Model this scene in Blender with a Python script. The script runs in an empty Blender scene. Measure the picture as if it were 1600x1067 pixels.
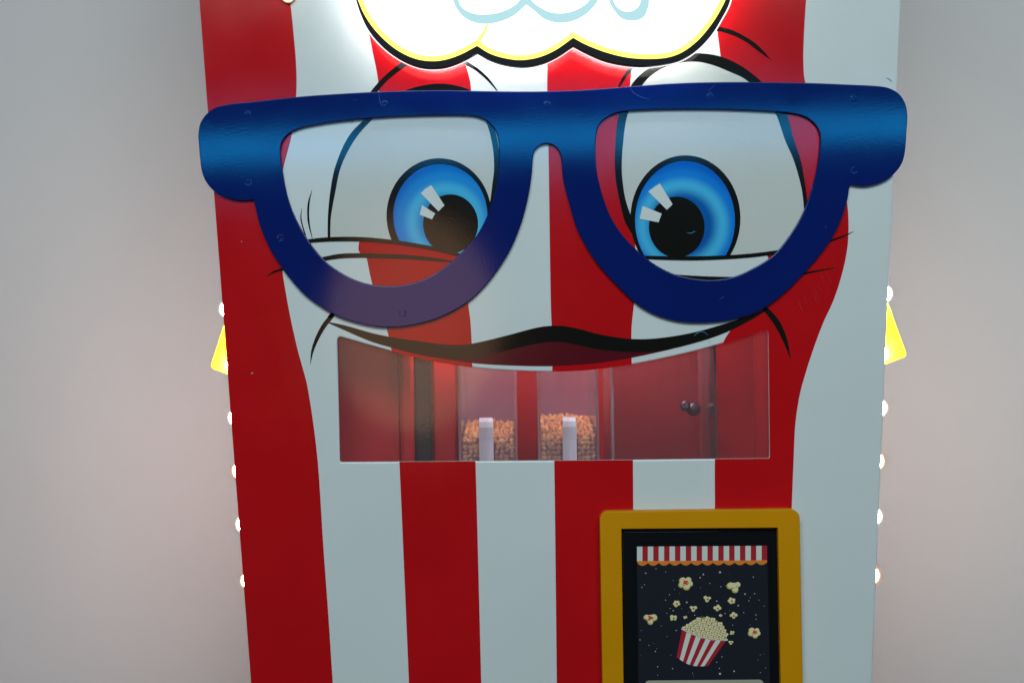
import bpy, math, random
from mathutils import Vector, Matrix
from mathutils.geometry import delaunay_2d_cdt

random.seed(7)
scene = bpy.context.scene
COL = scene.collection

# ------------------------------------------------------------------ camera, world, lamps, exposure
D = 1.70            # camera to front panel (m)
K = 0.00085         # metres per photograph pixel on the front panel
ZC = 1.46           # camera height
ROLL = math.radians(0.85)
CR, SR = math.cos(ROLL), math.sin(ROLL)

cam_d = bpy.data.cameras.new('camera')
cam = bpy.data.objects.new('camera', cam_d)
COL.objects.link(cam)
cam_d.sensor_width = 36.0
cam_d.lens = 36.0 * D / (1600 * K)
cam_d.clip_start = 0.05
cam_d.clip_end = 50.0
cam.matrix_world = Matrix(((CR, SR, 0, 0), (0, 0, -1, -D), (-SR, CR, 0, ZC), (0, 0, 0, 1)))
scene.camera = cam

world = bpy.data.worlds.new('World')
scene.world = world
world.use_nodes = True
wb = world.node_tree.nodes['Background']
wb.inputs[0].default_value = (0.78, 0.98, 1.0, 1)
wb.inputs[1].default_value = 0.05

def area(name, loc, target, sx, sy, power, color, shape='RECTANGLE'):
    l = bpy.data.lights.new(name, 'AREA')
    l.shape = shape
    l.size = sx
    l.size_y = sy
    l.energy = power
    l.color = color
    o = bpy.data.objects.new(name, l)
    COL.objects.link(o)
    o.location = loc
    d = Vector(target) - Vector(loc)
    o.rotation_euler = d.to_track_quat('-Z', 'Y').to_euler()
    return o

# ceiling light of the room, a bluish strip light and an added warm reflection source opposite the machine (both mirror in the gloss)
area('ceiling_light', (0.0, -3.4, 3.75), (0, 0.2, 1.2), 3.6, 1.5, 110, (0.84, 1.0, 1.0))
_sl = area('strip_light', (0.1, -3.0, ZC + 0.744), (0.1, 0, ZC + 0.25), 4.4, 0.11, 11.5, (0.01, 0.42, 1.0))
_sl.rotation_euler.rotate_axis('Z', math.radians(1.2))
area('warm_reflection_fill', (-0.36, -3.0, ZC + 0.075), (-0.12, 0, ZC), 0.62, 0.80, 2.1, (1.0, 0.58, 0.33), 'ELLIPSE')  # added to give the warm sheen round the left lens, real source unknown

scene.view_settings.view_transform = 'Standard'
scene.view_settings.look = 'None'
scene.view_settings.exposure = 0.13
scene.view_settings.gamma = 1.0
scene.view_settings.use_curve_mapping = False
scene.render.engine = 'CYCLES'

# ------------------------------------------------------------------ helpers
def U(px, py, Y=0.0):
    """photograph measurement -> (X, Z) on the upright plane at depth Y"""
    u, v = (px - 800) * K, (533.5 - py) * K
    s = (D + Y) / D
    return ((u * CR + v * SR) * s, (-u * SR + v * CR) * s + ZC)

def UP(pts, Y=0.0):
    return [U(x, y, Y) for x, y in pts]

def cr(pts, n=6, closed=False):
    """Catmull-Rom through pts"""
    out = []
    m = len(pts)
    segs = m if closed else m - 1
    for i in range(segs):
        if closed:
            p0, p1, p2, p3 = pts[(i - 1) % m], pts[i], pts[(i + 1) % m], pts[(i + 2) % m]
        else:
            p1, p2 = pts[i], pts[i + 1]
            p0 = pts[i - 1] if i else (2 * p1[0] - p2[0], 2 * p1[1] - p2[1])
            p3 = pts[i + 2] if i + 2 < m else (2 * p2[0] - p1[0], 2 * p2[1] - p1[1])
        # centripetal
        def tj(t, a, b):
            return t + max(1e-6, math.hypot(b[0] - a[0], b[1] - a[1])) ** 0.5
        t0 = 0; t1 = tj(t0, p0, p1); t2 = tj(t1, p1, p2); t3 = tj(t2, p2, p3)
        for k in range(n):
            t = t1 + (t2 - t1) * k / n
            def L(a, b, ta, tb):
                w = (t - ta) / (tb - ta)
                return (a[0] + (b[0] - a[0]) * w, a[1] + (b[1] - a[1]) * w)
            A1 = L(p0, p1, t0, t1); A2 = L(p1, p2, t1, t2); A3 = L(p2, p3, t2, t3)
            B1 = L(A1, A2, t0, t2); B2 = L(A2, A3, t1, t3)
            out.append(L(B1, B2, t1, t2))
    if not closed:
        out.append(pts[-1])
    return out

def band(top, bottom, n=6):
    return cr(top, n) + cr(bottom, n)[::-1]

def stroke(pts, widths, n=8):
    """tapered stroke round a centreline"""
    c = cr(pts, n)
    L, R = [], []
    m = len(c)
    for i, p in enumerate(c):
        a, b = c[max(0, i - 1)], c[min(m - 1, i + 1)]
        dx, dy = b[0] - a[0], b[1] - a[1]
        l = math.hypot(dx, dy) or 1
        t = i / (m - 1) * (len(widths) - 1)
        j = min(int(t), len(widths) - 2)
        w = (widths[j] + (widths[j + 1] - widths[j]) * (t - j)) / 2
        L.append((p[0] - dy / l * w, p[1] + dx / l * w))
        R.append((p[0] + dy / l * w, p[1] - dx / l * w))
    return L + R[::-1]

def ell(cx, cy, rx, ry, n=72, rot=0.0):
    out = []
    for i in range(n):
        a = 2 * math.pi * i / n
        x, y = rx * math.cos(a), ry * math.sin(a)
        out.append((cx + x * math.cos(rot) - y * math.sin(rot), cy + x * math.sin(rot) + y * math.cos(rot)))
    return out

def inside(p, poly):
    x, y = p
    r = False
    j = len(poly) - 1
    for i in range(len(poly)):
        xi, yi = poly[i]; xj, yj = poly[j]
        if (yi > y) != (yj > y) and x < (xj - xi) * (y - yi) / (yj - yi) + xi:
            r = not r
        j = i
    return r

def clean(poly):
    out = []
    for p in poly:
        if not out or math.hypot(p[0] - out[-1][0], p[1] - out[-1][1]) > 1e-5:
            out.append(p)
    if math.hypot(out[0][0] - out[-1][0], out[0][1] - out[-1][1]) < 1e-5:
        out.pop()
    return out

def region(plus, minus=(), keep=()):
    """2D boolean: inside any of plus, in none of minus (and inside all of keep) -> verts, tris"""
    polys = [clean(p) for p in list(plus) + list(minus) + list(keep)]
    vs, es = [], []
    for p in polys:
        b = len(vs)
        vs += [Vector(q) for q in p]
        es += [(b + i, b + (i + 1) % len(p)) for i in range(len(p))]
    v, e, f, *_ = delaunay_2d_cdt(vs, es, [], 0, 1e-7)
    npl, nmi = len(plus), len(minus)
    tris = []
    for t in f:
        c = ((v[t[0]][0] + v[t[1]][0] + v[t[2]][0]) / 3, (v[t[0]][1] + v[t[1]][1] + v[t[2]][1]) / 3)
        if not any(inside(c, q) for q in polys[:npl]): continue
        if any(inside(c, q) for q in polys[npl:npl + nmi]): continue
        if not all(inside(c, q) for q in polys[npl + nmi:]): continue
        tris.append(tuple(t))
    used = sorted({i for t in tris for i in t})
    mp = {o: n for n, o in enumerate(used)}
    return [(v[i][0], v[i][1]) for i in used], [tuple(mp[i] for i in t) for t in tris]

def link(name, verts, faces, mat, parent=None, smooth=False, mats=None, idx=None):
    me = bpy.data.meshes.new(name)
    me.from_pydata(verts, [], faces)
    if mats:
        for m in mats: me.materials.append(m)
        for p, i in zip(me.polygons, idx): p.material_index = i
    else:
        me.materials.append(mat)
    if smooth:
        for p in me.polygons: p.use_smooth = True
    me.update()
    o = bpy.data.objects.new(name, me)
    COL.objects.link(o)
    o.parent = parent
    return o

def slab_geo(v2, tris, yf, yb):
    """front (towards -Y) at yf, back at yb"""
    n = len(v2)
    vs = [(x, yf, z) for x, z in v2] + [(x, yb, z) for x, z in v2]
    fs = []
    cnt = {}
    for t in tris:
        a, b, c = [v2[i] for i in t]
        ar = (b[0] - a[0]) * (c[1] - a[1]) - (b[1] - a[1]) * (c[0] - a[0])
        t = t if ar > 0 else (t[0], t[2], t[1])     # ccw in XZ seen from -Y: normal -Y
        fs.append(t)
        fs.append((t[2] + n, t[1] + n, t[0] + n))
        for k in range(3):
            e = (t[k], t[(k + 1) % 3])
            cnt[e] = cnt.get(e, 0) + 1
    for (a, b) in list(cnt):
        if (b, a) not in cnt:
            fs.append((b, a, a + n, b + n))
    return vs, fs

def decal(name, plus, yf, mat, parent, minus=(), keep=(), th=0.00012, Ymap=None):
    """thin printed film; outlines are in photograph pixels"""
    Ym = yf if Ymap is None else Ymap
    v, t = region([UP(p, Ym) for p in plus], [UP(p, Ym) for p in minus], [UP(p, Ym) for p in keep])
    vs, fs = slab_geo(v, t, yf, yf + th)
    return link(name, vs, fs, mat, parent)

def area2(p):
    return sum(p[i][0] * p[(i + 1) % len(p)][1] - p[(i + 1) % len(p)][0] * p[i][1] for i in range(len(p)))

def offset(poly, w):
    """move a loop to its left side (into the solid for a ccw outer loop / cw hole)"""
    out = []
    n = len(poly)
    for i in range(n):
        a, b, c = poly[i - 1], poly[i], poly[(i + 1) % n]
        d1 = (b[0] - a[0], b[1] - a[1]); d2 = (c[0] - b[0], c[1] - b[1])
        l1 = math.hypot(*d1) or 1; l2 = math.hypot(*d2) or 1
        n1 = (-d1[1] / l1, d1[0] / l1); n2 = (-d2[1] / l2, d2[0] / l2)
        m = (n1[0] + n2[0], n1[1] + n2[1])
        k = 1 + n1[0] * n2[0] + n1[1] * n2[1]
        k = max(k, 0.4)
        out.append((b[0] + m[0] / k * w, b[1] + m[1] / k * w))
    return out

def plate(name, outer, holes, yf, yb, mat, parent, ch=0.001, pix=True, Ymap=None):
    """solid plate with a rounded front edge"""
    Ym = yf if Ymap is None else Ymap
    if pix:
        outer = UP(outer, Ym); holes = [UP(h, Ym) for h in holes]
    outer = clean(outer); holes = [clean(h) for h in holes]
    if area2(outer) < 0: outer = outer[::-1]
    holes = [h[::-1] if area2(h) > 0 else h for h in holes]
    loops = [outer] + holes
    prof = [(ch * (1 - math.cos(a)), ch * (1 - math.sin(a))) for a in (0, math.pi / 8, math.pi / 4, 3 * math.pi / 8, math.pi / 2)]
    vs, fs = [], []
    tops, bots = [], []
    for lp in loops:
        n = len(lp)
        rings = [(lp, yb)] + [(offset(lp, i), yf + o) for i, o in prof]
        bases = []
        for r, y in rings:
            bases.append(len(vs))
            vs += [(x, y, z) for x, z in r]
        for a, b in zip(bases, bases[1:]):
            for i in range(n):
                j = (i + 1) % n
                fs.append((a + i, a + j, b + j, b + i))
        tops.append(rings[-1][0]); bots.append(lp)
    side = len(fs)
    for lps, y, flip in ((tops, yf, False), (bots, yb, True)):
        v2, t = region([lps[0]], lps[1:])
        b = len(vs)
        vs += [(x, y, z) for x, z in v2]
        for q in t:
            A, B, C = [v2[i] for i in q]
            ar = (B[0] - A[0]) * (C[1] - A[1]) - (B[1] - A[1]) * (C[0] - A[0])
            if (ar < 0) != flip: q = (q[0], q[2], q[1])
            fs.append(tuple(i + b for i in q))
    o = link(name, vs, fs, mat, parent)
    for i, p in enumerate(o.data.polygons):
        p.use_smooth = i < side
    # keep the wall/bevel smooth but the caps flat: cap vertices are not shared with the bevel
    return o

def box_geo(x0, x1, y0, y1, z0, z1):
    vs = [(x0, y0, z0), (x1, y0, z0), (x1, y1, z0), (x0, y1, z0), (x0, y0, z1), (x1, y0, z1), (x1, y1, z1), (x0, y1, z1)]
    fs = [(3, 2, 1, 0), (4, 5, 6, 7), (0, 1, 5, 4), (1, 2, 6, 5), (2, 3, 7, 6), (3, 0, 4, 7)]
    return vs, fs

def box(name, x0, x1, y0, y1, z0, z1, mat, parent=None, bevel=0.0):
    vs, fs = box_geo(x0, x1, y0, y1, z0, z1)
    o = link(name, vs, fs, mat, parent)
    if bevel:
        m = o.modifiers.new('bevel', 'BEVEL'); m.width = bevel; m.segments = 3
    return o

def lathe(name, prof, mat, parent, loc, axis=(0, 0, 1), n=24, smooth=True):
    """prof: (radius, height) pairs"""
    q = Vector((0, 0, 1)).rotation_difference(Vector(axis))
    vs, fs = [], []
    for r, h in prof:
        for i in range(n):
            a = 2 * math.pi * i / n
            p = q @ Vector((r * math.cos(a), r * math.sin(a), h)) + Vector(loc)
            vs.append(tuple(p))
    for k in range(len(prof) - 1):
        for i in range(n):
            j = (i + 1) % n
            fs.append((k * n + i, k * n + j, (k + 1) * n + j, (k + 1) * n + i))
    fs.append(tuple(range(n))[::-1])
    fs.append(tuple(range((len(prof) - 1) * n, len(prof) * n)))
    return link(name, vs, fs, mat, parent, smooth)

def tag(o, label=None, cat=None, group=None, kind=None):
    if label: o['label'] = label
    if cat: o['category'] = cat
    if group: o['group'] = group
    if kind: o['kind'] = kind
    return o

def empty(name, loc):
    o = bpy.data.objects.new(name, None)
    COL.objects.link(o)
    o.location = loc
    o.empty_display_size = 0.05
    return o

# ------------------------------------------------------------------ materials
def lin(r, g, b):
    f = lambda c: c / 12.92 if c <= 0.04045 else ((c + 0.055) / 1.055) ** 2.4
    return (f(r / 255), f(g / 255), f(b / 255), 1)

def gloss(name, color, rough=0.2, peel=0.25, var=0.04, spec=0.5, scratch=0.0, peel_scale=340, metal=0.0):
    m = bpy.data.materials.new(name); m.use_nodes = True
    nt = m.node_tree; N = nt.nodes; Lk = nt.links
    b = N['Principled BSDF']
    tc = N.new('ShaderNodeTexCoord')
    # colour: slow unevenness of the print
    nz = N.new('ShaderNodeTexNoise'); nz.inputs['Scale'].default_value = 7; nz.inputs['Detail'].default_value = 5
    Lk.new(tc.outputs['Object'], nz.inputs['Vector'])
    hs = N.new('ShaderNodeHueSaturation'); hs.inputs['Color'].default_value = color
    mr = N.new('ShaderNodeMapRange'); mr.inputs['From Min'].default_value = 0.3; mr.inputs['From Max'].default_value = 0.7
    mr.inputs['To Min'].default_value = 1 - var; mr.inputs['To Max'].default_value = 1 + var
    Lk.new(nz.outputs['Fac'], mr.inputs['Value']); Lk.new(mr.outputs['Result'], hs.inputs['Value'])
    Lk.new(hs.outputs['Color'], b.inputs['Base Color'])
    b.inputs['Specular IOR Level'].default_value = spec * 0.85
    b.inputs['Metallic'].default_value = metal
    # gloss: smudges
    n2 = N.new('ShaderNodeTexNoise'); n2.inputs['Scale'].default_value = 14; n2.inputs['Detail'].default_value = 6; n2.inputs['Roughness'].default_value = 0.65
    Lk.new(tc.outputs['Object'], n2.inputs['Vector'])
    m2 = N.new('ShaderNodeMapRange'); m2.inputs['From Min'].default_value = 0.3; m2.inputs['From Max'].default_value = 0.75
    m2.inputs['To Min'].default_value = rough * 0.85; m2.inputs['To Max'].default_value = rough * 1.3
    Lk.new(n2.outputs['Fac'], m2.inputs['Value']); Lk.new(m2.outputs['Result'], b.inputs['Roughness'])
    # orange peel
    n3 = N.new('ShaderNodeTexNoise'); n3.inputs['Scale'].default_value = peel_scale; n3.inputs['Detail'].default_value = 2
    Lk.new(tc.outputs['Object'], n3.inputs['Vector'])
    bp = N.new('ShaderNodeBump'); bp.inputs['Strength'].default_value = peel * 0.22; bp.inputs['Distance'].default_value = 0.0006
    Lk.new(n3.outputs['Fac'], bp.inputs['Height'])
    last = bp
    if scratch:
        mp = N.new('ShaderNodeMapping'); mp.inputs['Scale'].default_value = (420, 1, 16); mp.inputs['Rotation'].default_value = (0, math.radians(12), 0)
        Lk.new(tc.outputs['Object'], mp.inputs['Vector'])
        n4 = N.new('ShaderNodeTexNoise'); n4.inputs['Scale'].default_value = 1.0; n4.inputs['Detail'].default_value = 3
        Lk.new(mp.outputs['Vector'], n4.inputs['Vector'])
        b2 = N.new('ShaderNodeBump'); b2.inputs['Strength'].default_value = scratch * 0.5; b2.inputs['Distance'].default_value = 0.0004
        Lk.new(n4.outputs['Fac'], b2.inputs['Height']); Lk.new(bp.outputs['Normal'], b2.inputs['Normal'])
        last = b2
    Lk.new(last.outputs['Normal'], b.inputs['Normal'])
    return m

def emit(name, color, strength, base=(0.8, 0.8, 0.8, 1)):
    m = bpy.data.materials.new(name); m.use_nodes = True
    b = m.node_tree.nodes['Principled BSDF']
    b.inputs['Base Color'].default_value = base
    b.inputs['Roughness'].default_value = 0.35
    b.inputs['Emission Color'].default_value = color
    b.inputs['Emission Strength'].default_value = strength
    return m

def lcd(name, c, s=1.0):
    m = emit(name, c, s, (0.006, 0.006, 0.007, 1))
    m.node_tree.nodes['Principled BSDF'].inputs['Roughness'].default_value = 0.25
    return m

M_white = gloss('white_print', (0.66, 0.68, 0.66, 1), 0.10, 0.22, 0.02)
M_sclera = gloss('eye_white_print', (0.585, 0.58, 0.53, 1), 0.09, 0.6, 0.02)
M_red = gloss('red_print', (0.50, 0.0035, 0.006, 1), 0.11, 0.6, 0.06, scratch=0.12, peel_scale=480)
M_black = gloss('black_print', (0.007, 0.0065, 0.005, 1), 0.085, 0.18, 0.05, peel_scale=480)
M_maroon = gloss('maroon_print', (0.095, 0.004, 0.010, 1), 0.13, 0.25, 0.05)
M_glasses = gloss('blue_lacquer', (0.001, 0.010, 0.115, 1), 0.075, 0.19, 0.06, peel_scale=340)
M_yellow = gloss('yellow_powder_coat', (0.62, 0.25, 0.0008, 1), 0.40, 0.18, 0.03, spec=0.12, peel_scale=420)
M_bezel = gloss('black_bezel', (0.004, 0.005, 0.006, 1), 0.15, 0.05, 0.05)
M_inner = gloss('red_liner', (0.46, 0.005, 0.010, 1), 0.32, 0.15, 0.08, scratch=0.03)
M_dark = gloss('black_post', (0.012, 0.012, 0.012, 1), 0.3, 0.1, 0.05)
M_body = gloss('red_body_side', (0.48, 0.010, 0.016, 1), 0.3, 0.2, 0.05)
M_steel = gloss('lock_steel', (0.11, 0.085, 0.085, 1), 0.38, 0.05, 0.05, metal=1.0)
M_scuff = gloss('scuff_mark', (0.45, 0.72, 0.78, 1), 0.4, 0.2, 0.1)
M_scuff2 = gloss('scuff_dark_blue', (0.03, 0.16, 0.24, 1), 0.3, 0.2, 0.1)
M_floor = gloss('floor_vinyl', (0.06, 0.06, 0.06, 1), 0.5, 0.05, 0.1)

def wall_mat():
    m = bpy.data.materials.new('wall_paint'); m.use_nodes = True
    nt = m.node_tree; N = nt.nodes; Lk = nt.links; b = N['Principled BSDF']
    tc = N.new('ShaderNodeTexCoord')
    n1 = N.new('ShaderNodeTexNoise'); n1.inputs['Scale'].default_value = 1.6; n1.inputs['Detail'].default_value = 4
    Lk.new(tc.outputs['Object'], n1.inputs['Vector'])
    r = N.new('ShaderNodeValToRGB')
    r.color_ramp.elements[0].position = 0.3; r.color_ramp.elements[0].color = (0.55, 0.532, 0.522, 1)
    r.color_ramp.elements[1].position = 0.7; r.color_ramp.elements[1].color = (0.575, 0.553, 0.548, 1)
    Lk.new(n1.outputs['Fac'], r.inputs['Fac']); Lk.new(r.outputs['Color'], b.inputs['Base Color'])
    b.inputs['Roughness'].default_value = 0.6
    n2 = N.new('ShaderNodeTexNoise'); n2.inputs['Scale'].default_value = 160; n2.inputs['Detail'].default_value = 4
    Lk.new(tc.outputs['Object'], n2.inputs['Vector'])
    bp = N.new('ShaderNodeBump'); bp.inputs['Strength'].default_value = 0.12; bp.inputs['Distance'].default_value = 0.001
    Lk.new(n2.outputs['Fac'], bp.inputs['Height']); Lk.new(bp.outputs['Normal'], b.inputs['Normal'])
    return m
M_wall = wall_mat()

def iris_mat(name, cx, cy, ox, oy, stops, ry):
    """printed airbrush gradient of the iris: colour by distance from the (off-centre) middle"""
    m = gloss(name, (0.1, 0.3, 0.6, 1), 0.12, 0.4, 0.0)
    nt = m.node_tree; N = nt.nodes; Lk = nt.links; b = N['Principled BSDF']
    for l in list(b.inputs['Base Color'].links): Lk.remove(l)
    tc = N.new('ShaderNodeTexCoord')
    X, Z = U(cx + ox, cy + oy)
    mp = N.new('ShaderNodeMapping')
    mp.inputs['Location'].default_value = (-X / (ry * K), 0, -Z / (ry * K))
    mp.inputs['Scale'].default_value = (1 / (ry * K), 0, 1 / (ry * K))
    Lk.new(tc.outputs['Object'], mp.inputs['Vector'])
    ln = N.new('ShaderNodeVectorMath'); ln.operation = 'LENGTH'
    Lk.new(mp.outputs['Vector'], ln.inputs[0])
    r = N.new('ShaderNodeValToRGB'); r.color_ramp.interpolation = 'EASE'
    el = r.color_ramp.elements
    while len(el) < len(stops): el.new(0.5)
    for e, (p, c) in zip(el, stops): e.position = p; e.color = c
    Lk.new(ln.outputs['Value'], r.inputs['Fac']); Lk.new(r.outputs['Color'], b.inputs['Base Color'])
    return m

def acrylic(name, haze, tint, ior=1.4, streak=1.0):
    """clear plastic; milky haze is dust plus reflections painted as diffuse tint"""
    m = bpy.data.materials.new(name); m.use_nodes = True
    nt = m.node_tree; N = nt.nodes; Lk = nt.links
    N.remove(N['Principled BSDF'])
    out = N['Material Output']
    tr = N.new('ShaderNodeBsdfTransparent'); tr.inputs[0].default_value = (0.97, 0.96, 0.97, 1)
    df = N.new('ShaderNodeBsdfDiffuse'); df.inputs[0].default_value = tint
    gl = N.new('ShaderNodeBsdfGlossy'); gl.inputs['Roughness'].default_value = 0.08
    tc = N.new('ShaderNodeTexCoord')
    mp = N.new('ShaderNodeMapping'); mp.inputs['Scale'].default_value = (120, 30, 5)
    Lk.new(tc.outputs['Object'], mp.inputs['Vector'])
    nz = N.new('ShaderNodeTexNoise'); nz.inputs['Scale'].default_value = 1; nz.inputs['Detail'].default_value = 4
    Lk.new(mp.outputs['Vector'], nz.inputs['Vector'])
    mr = N.new('ShaderNodeMapRange'); mr.inputs['From Min'].default_value = 0.3; mr.inputs['From Max'].default_value = 0.7
    mr.inputs['To Min'].default_value = haze * (1 - 0.45 * streak); mr.inputs['To Max'].default_value = haze * (1 + 0.35 * streak)
    Lk.new(nz.outputs['Fac'], mr.inputs['Value'])
    m1 = N.new('ShaderNodeMixShader'); Lk.new(mr.outputs['Result'], m1.inputs[0]); Lk.new(tr.outputs[0], m1.inputs[1]); Lk.new(df.outputs[0], m1.inputs[2])
    fr = N.new('ShaderNodeFresnel'); fr.inputs[0].default_value = ior
    m2 = N.new('ShaderNodeMixShader'); Lk.new(fr.outputs[0], m2.inputs[0]); Lk.new(m1.outputs[0], m2.inputs[1]); Lk.new(gl.outputs[0], m2.inputs[2])
    Lk.new(m2.outputs[0], out.inputs[0])
    return m
M_pane = acrylic('window_acrylic', 0.028, (0.8, 0.62, 0.66, 1), 1.4, 0.12)  # pane haze paints in a milky reflection
M_bin = acrylic('bin_acrylic', 0.095, (0.86, 0.56, 0.70, 1), 1.25, 0.4)
M_bin_edge = acrylic('bin_edge_acrylic', 0.30, (0.90, 0.60, 0.62, 1), 1.12)
M_box3 = acrylic('chute_acrylic', 0.018, (0.85, 0.4, 0.45, 1), 1.2)
M_box_edge = acrylic('chute_edge_acrylic', 0.10, (0.90, 0.45, 0.48, 1), 1.1)
M_handle = acrylic('frosted_plastic', 0.88, (0.92, 0.80, 0.86, 1))

def kernel_mat():
    m = bpy.data.materials.new('corn_kernel'); m.use_nodes = True
    nt = m.node_tree; N = nt.nodes; Lk = nt.links; b = N['Principled BSDF']
    g = N.new('ShaderNodeNewGeometry')
    r = N.new('ShaderNodeValToRGB')
    el = r.color_ramp.elements
    el[0].position = 0; el[0].color = (0.60, 0.26, 0.07, 1)
    el[1].position = 1; el[1].color = (0.90, 0.50, 0.14, 1)
    e = el.new(0.5); e.color = (0.80, 0.37, 0.09, 1)
    Lk.new(g.outputs['Random Per Island'], r.inputs['Fac']); Lk.new(r.outputs['Color'], b.inputs['Base Color'])
    b.inputs['Roughness'].default_value = 0.35
    return m
M_kernel = kernel_mat()

# ------------------------------------------------------------------ setting
WY = 0.55
w = link('wall', [(-4, WY, 0), (4, WY, 0), (4, WY, 3.4), (-4, WY, 3.4)], [(0, 1, 2, 3)], M_wall)
tag(w, kind='structure')
fl = link('floor', [(-4, -4, 0), (4, -4, 0), (4, WY, 0), (-4, WY, 0)], [(0, 1, 2, 3)], M_floor)
tag(fl, kind='structure')

# ------------------------------------------------------------------ the machine
machine = empty('popcorn_machine', (0, 0, 0))
tag(machine, 'red and white striped popcorn vending machine with cartoon eyes, blue glasses and lit cloud sign', 'vending machine')
P = machine

YT, YB = -460, 2240                         # measured lines run on above and below the frame
lx = lambda y: 311 + 0.0757 * y
rx = lambda y: 1407.5 - 0.0425 * y

window = cr([(533, 526.5), (560, 534.3), (612, 549), (660, 561), (700, 568.5), (737, 574), (800, 579), (860, 580.5), (900, 579.5), (935, 576.5),
             (987, 569.2), (1035, 560), (1085, 548.5), (1130, 536), (1160, 526.5), (1192, 515.5)], 6) + \
         cr([(1192, 515.5), (1197, 515), (1200.3, 519), (1200.8, 526)], 3) + [(1203, 713), (1201.5, 716), (958, 718.6), (533, 722), (530.6, 720), (527, 537)] + \
         cr([(527, 537), (527.5, 530), (530, 526.7), (533, 526.5)], 3)

panel_outer = [(lx(YT), YT), (rx(YT), YT), (rx(YB), YB), (lx(YB), YB)]
front = plate('front_panel', panel_outer, [window], 0.0, 0.005, M_white, P, ch=0.002)

# ---- red stripes (printed film on the panel)
A = [(430, -200), (441, -80), (453, 0), (459.5, 62), (462.5, 100), (463, 145), (456, 209), (442, 267), (436, 320), (436, 375), (441, 422), (447, 460), (455, 502), (466, 550),
     (475, 582), (480, 602), (490, 665), (497, 727), (505, 850), (513, 960), (520, 1067)]
def ext(pts, slope, y=YB):
    return pts + [(pts[-1][0] + slope * (y - pts[-1][1]), y)]
Y1 = -0.0002
i0 = 0.6
outer_l = [(lx(YT) + i0, YT + i0), (430, YT + i0)] + ext(cr(A, 5), 0.06) + [(lx(YB) + i0, YB)]
decal('red_stripe', [outer_l], Y1, M_red, front)

s1L = cr([(560, YT + 3), (560, -200), (568, 0), (575.7, 48), (581, 75), (592, 142), (580, 260), (563, 360)], 6)
s1La = cr([(563, 372), (560.5, 382), (561, 393), (573, 404)], 5)
s1Lb = cr([(573, 404), (582, 445), (604, 513), (612, 549), (620, 650), (624, 722), (639, 1067)], 6)
s1R = cr([(690, YT + 3), (690, -200), (712, 60), (727.5, 102), (734, 125), (736, 141), (736, 300), (727, 400), (730, 462), (735, 502), (737, 537), (738, 574), (743, 722), (752, 1067)], 6)
stripe1 = s1L + s1La + ext(s1Lb, 0.043) + ext(s1R, 0.026)[::-1]
decal('red_stripe', [stripe1], Y1, M_red, front, minus=[window])
s2L = cr([(850, YT + 3), (851, -200), (855, 100), (855, 142), (857, 235), (859, 380), (861, 487), (862, 510), (863, 573), (866, 720), (870, 1067)], 6)
s2R = cr([(1010, YT + 3), (1010, -200), (992, 60), (987.5, 105), (984, 140), (985, 260), (993, 400), (992, 455), (991, 471), (987, 510), (986.5, 530), (987, 567), (989, 720), (990.5, 1067)], 6)
decal('red_stripe', [ext(s2L, 0.012) + ext(s2R, 0.004)[::-1]], Y1, M_red, front, minus=[window])
s3L = cr([(1118, YT + 3), (1116, -200), (1117, 0), (1121, 50), (1126, 88), (1140, 200), (1180, 350), (1197, 401), (1200, 425), (1186, 455), (1152, 499), (1142, 515), (1130, 536), (1122, 610), (1117, 717), (1117, 797), (1114, 1067)], 6)
s3R = cr([(1275, YT + 3), (1275, -200), (1259.5, 0), (1256, 60), (1255.3, 100), (1258, 128), (1280, 180), (1310, 260), (1324, 320), (1325.5, 370), (1322, 400), (1314, 434), (1302, 470), (1286, 505), (1271, 545),
          (1259, 582), (1250, 615), (1243, 660), (1240, 720), (1237, 796), (1228, 1067)], 6)
decal('red_stripe', [ext(s3L, -0.012) + ext(s3R, -0.033)[::-1]], Y1, M_red, front, minus=[window])

# ---- eyes
Y2, Y3, Y4, Y5, Y6, Y7 = -0.0004, -0.0006, -0.0008, -0.0010, -0.0012, -0.0014
lidL_top = [(470, 376), (482, 374), (510, 371), (560, 370.3), (610, 374.5), (660, 382), (690, 388.3), (715, 395), (740, 403)]
lidL_bot = [(470, 380), (485, 379), (515, 377.2), (560, 377), (610, 380.5), (660, 388), (690, 394), (716, 400.5), (738, 407)]
outL = cr([(512, 371), (512.3, 340), (516, 300), (524, 260), (545, 213), (569, 187), (600, 158), (635, 141), (665, 133), (690, 131), (712, 134), (733, 141), (756, 162), (769, 193), (778, 222), (780, 262), (776, 290), (771, 320), (764, 350), (752, 385)], 6)
inL = cr([(516, 372), (517, 340), (524, 300), (533, 260), (556, 216), (582, 187), (610, 164), (640, 150), (668, 143.5), (690, 142), (708, 145), (725, 153), (745, 170), (759, 190), (769, 225), (772, 262), (769, 290), (765, 320), (757, 350), (745, 385)], 6)
lidcutL = cr([(400, 373)] + [(x, (y + b[1]) / 2) for (x, y), b in zip(lidL_top, lidL_bot)] + [(820, 425)], 4) + [(820, 600), (400, 600)]
eyeL = decal('eye', [inL], Y2, M_sclera, P, minus=[lidcutL])
tag(eyeL, 'cartoon eye above the kernel bins, left lens')
decal('eye_outline', [outL + inL[::-1]], Y3, M_black, eyeL, minus=[lidcutL])
decal('iris_rim', [ell(686, 337, 82, 89.5)], Y4, M_black, eyeL, minus=[lidcutL])
deep = lin(0, 98, 190); mid = lin(70, 176, 218); near = lin(20, 124, 190)
M_irisL = iris_mat('iris_print_a', 688, 337, 8, 10, [(0.0, lin(30, 138, 196)), (0.36, lin(30, 138, 196)), (0.52, mid), (0.70, lin(25, 132, 205)), (0.88, deep)], 100)
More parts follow.
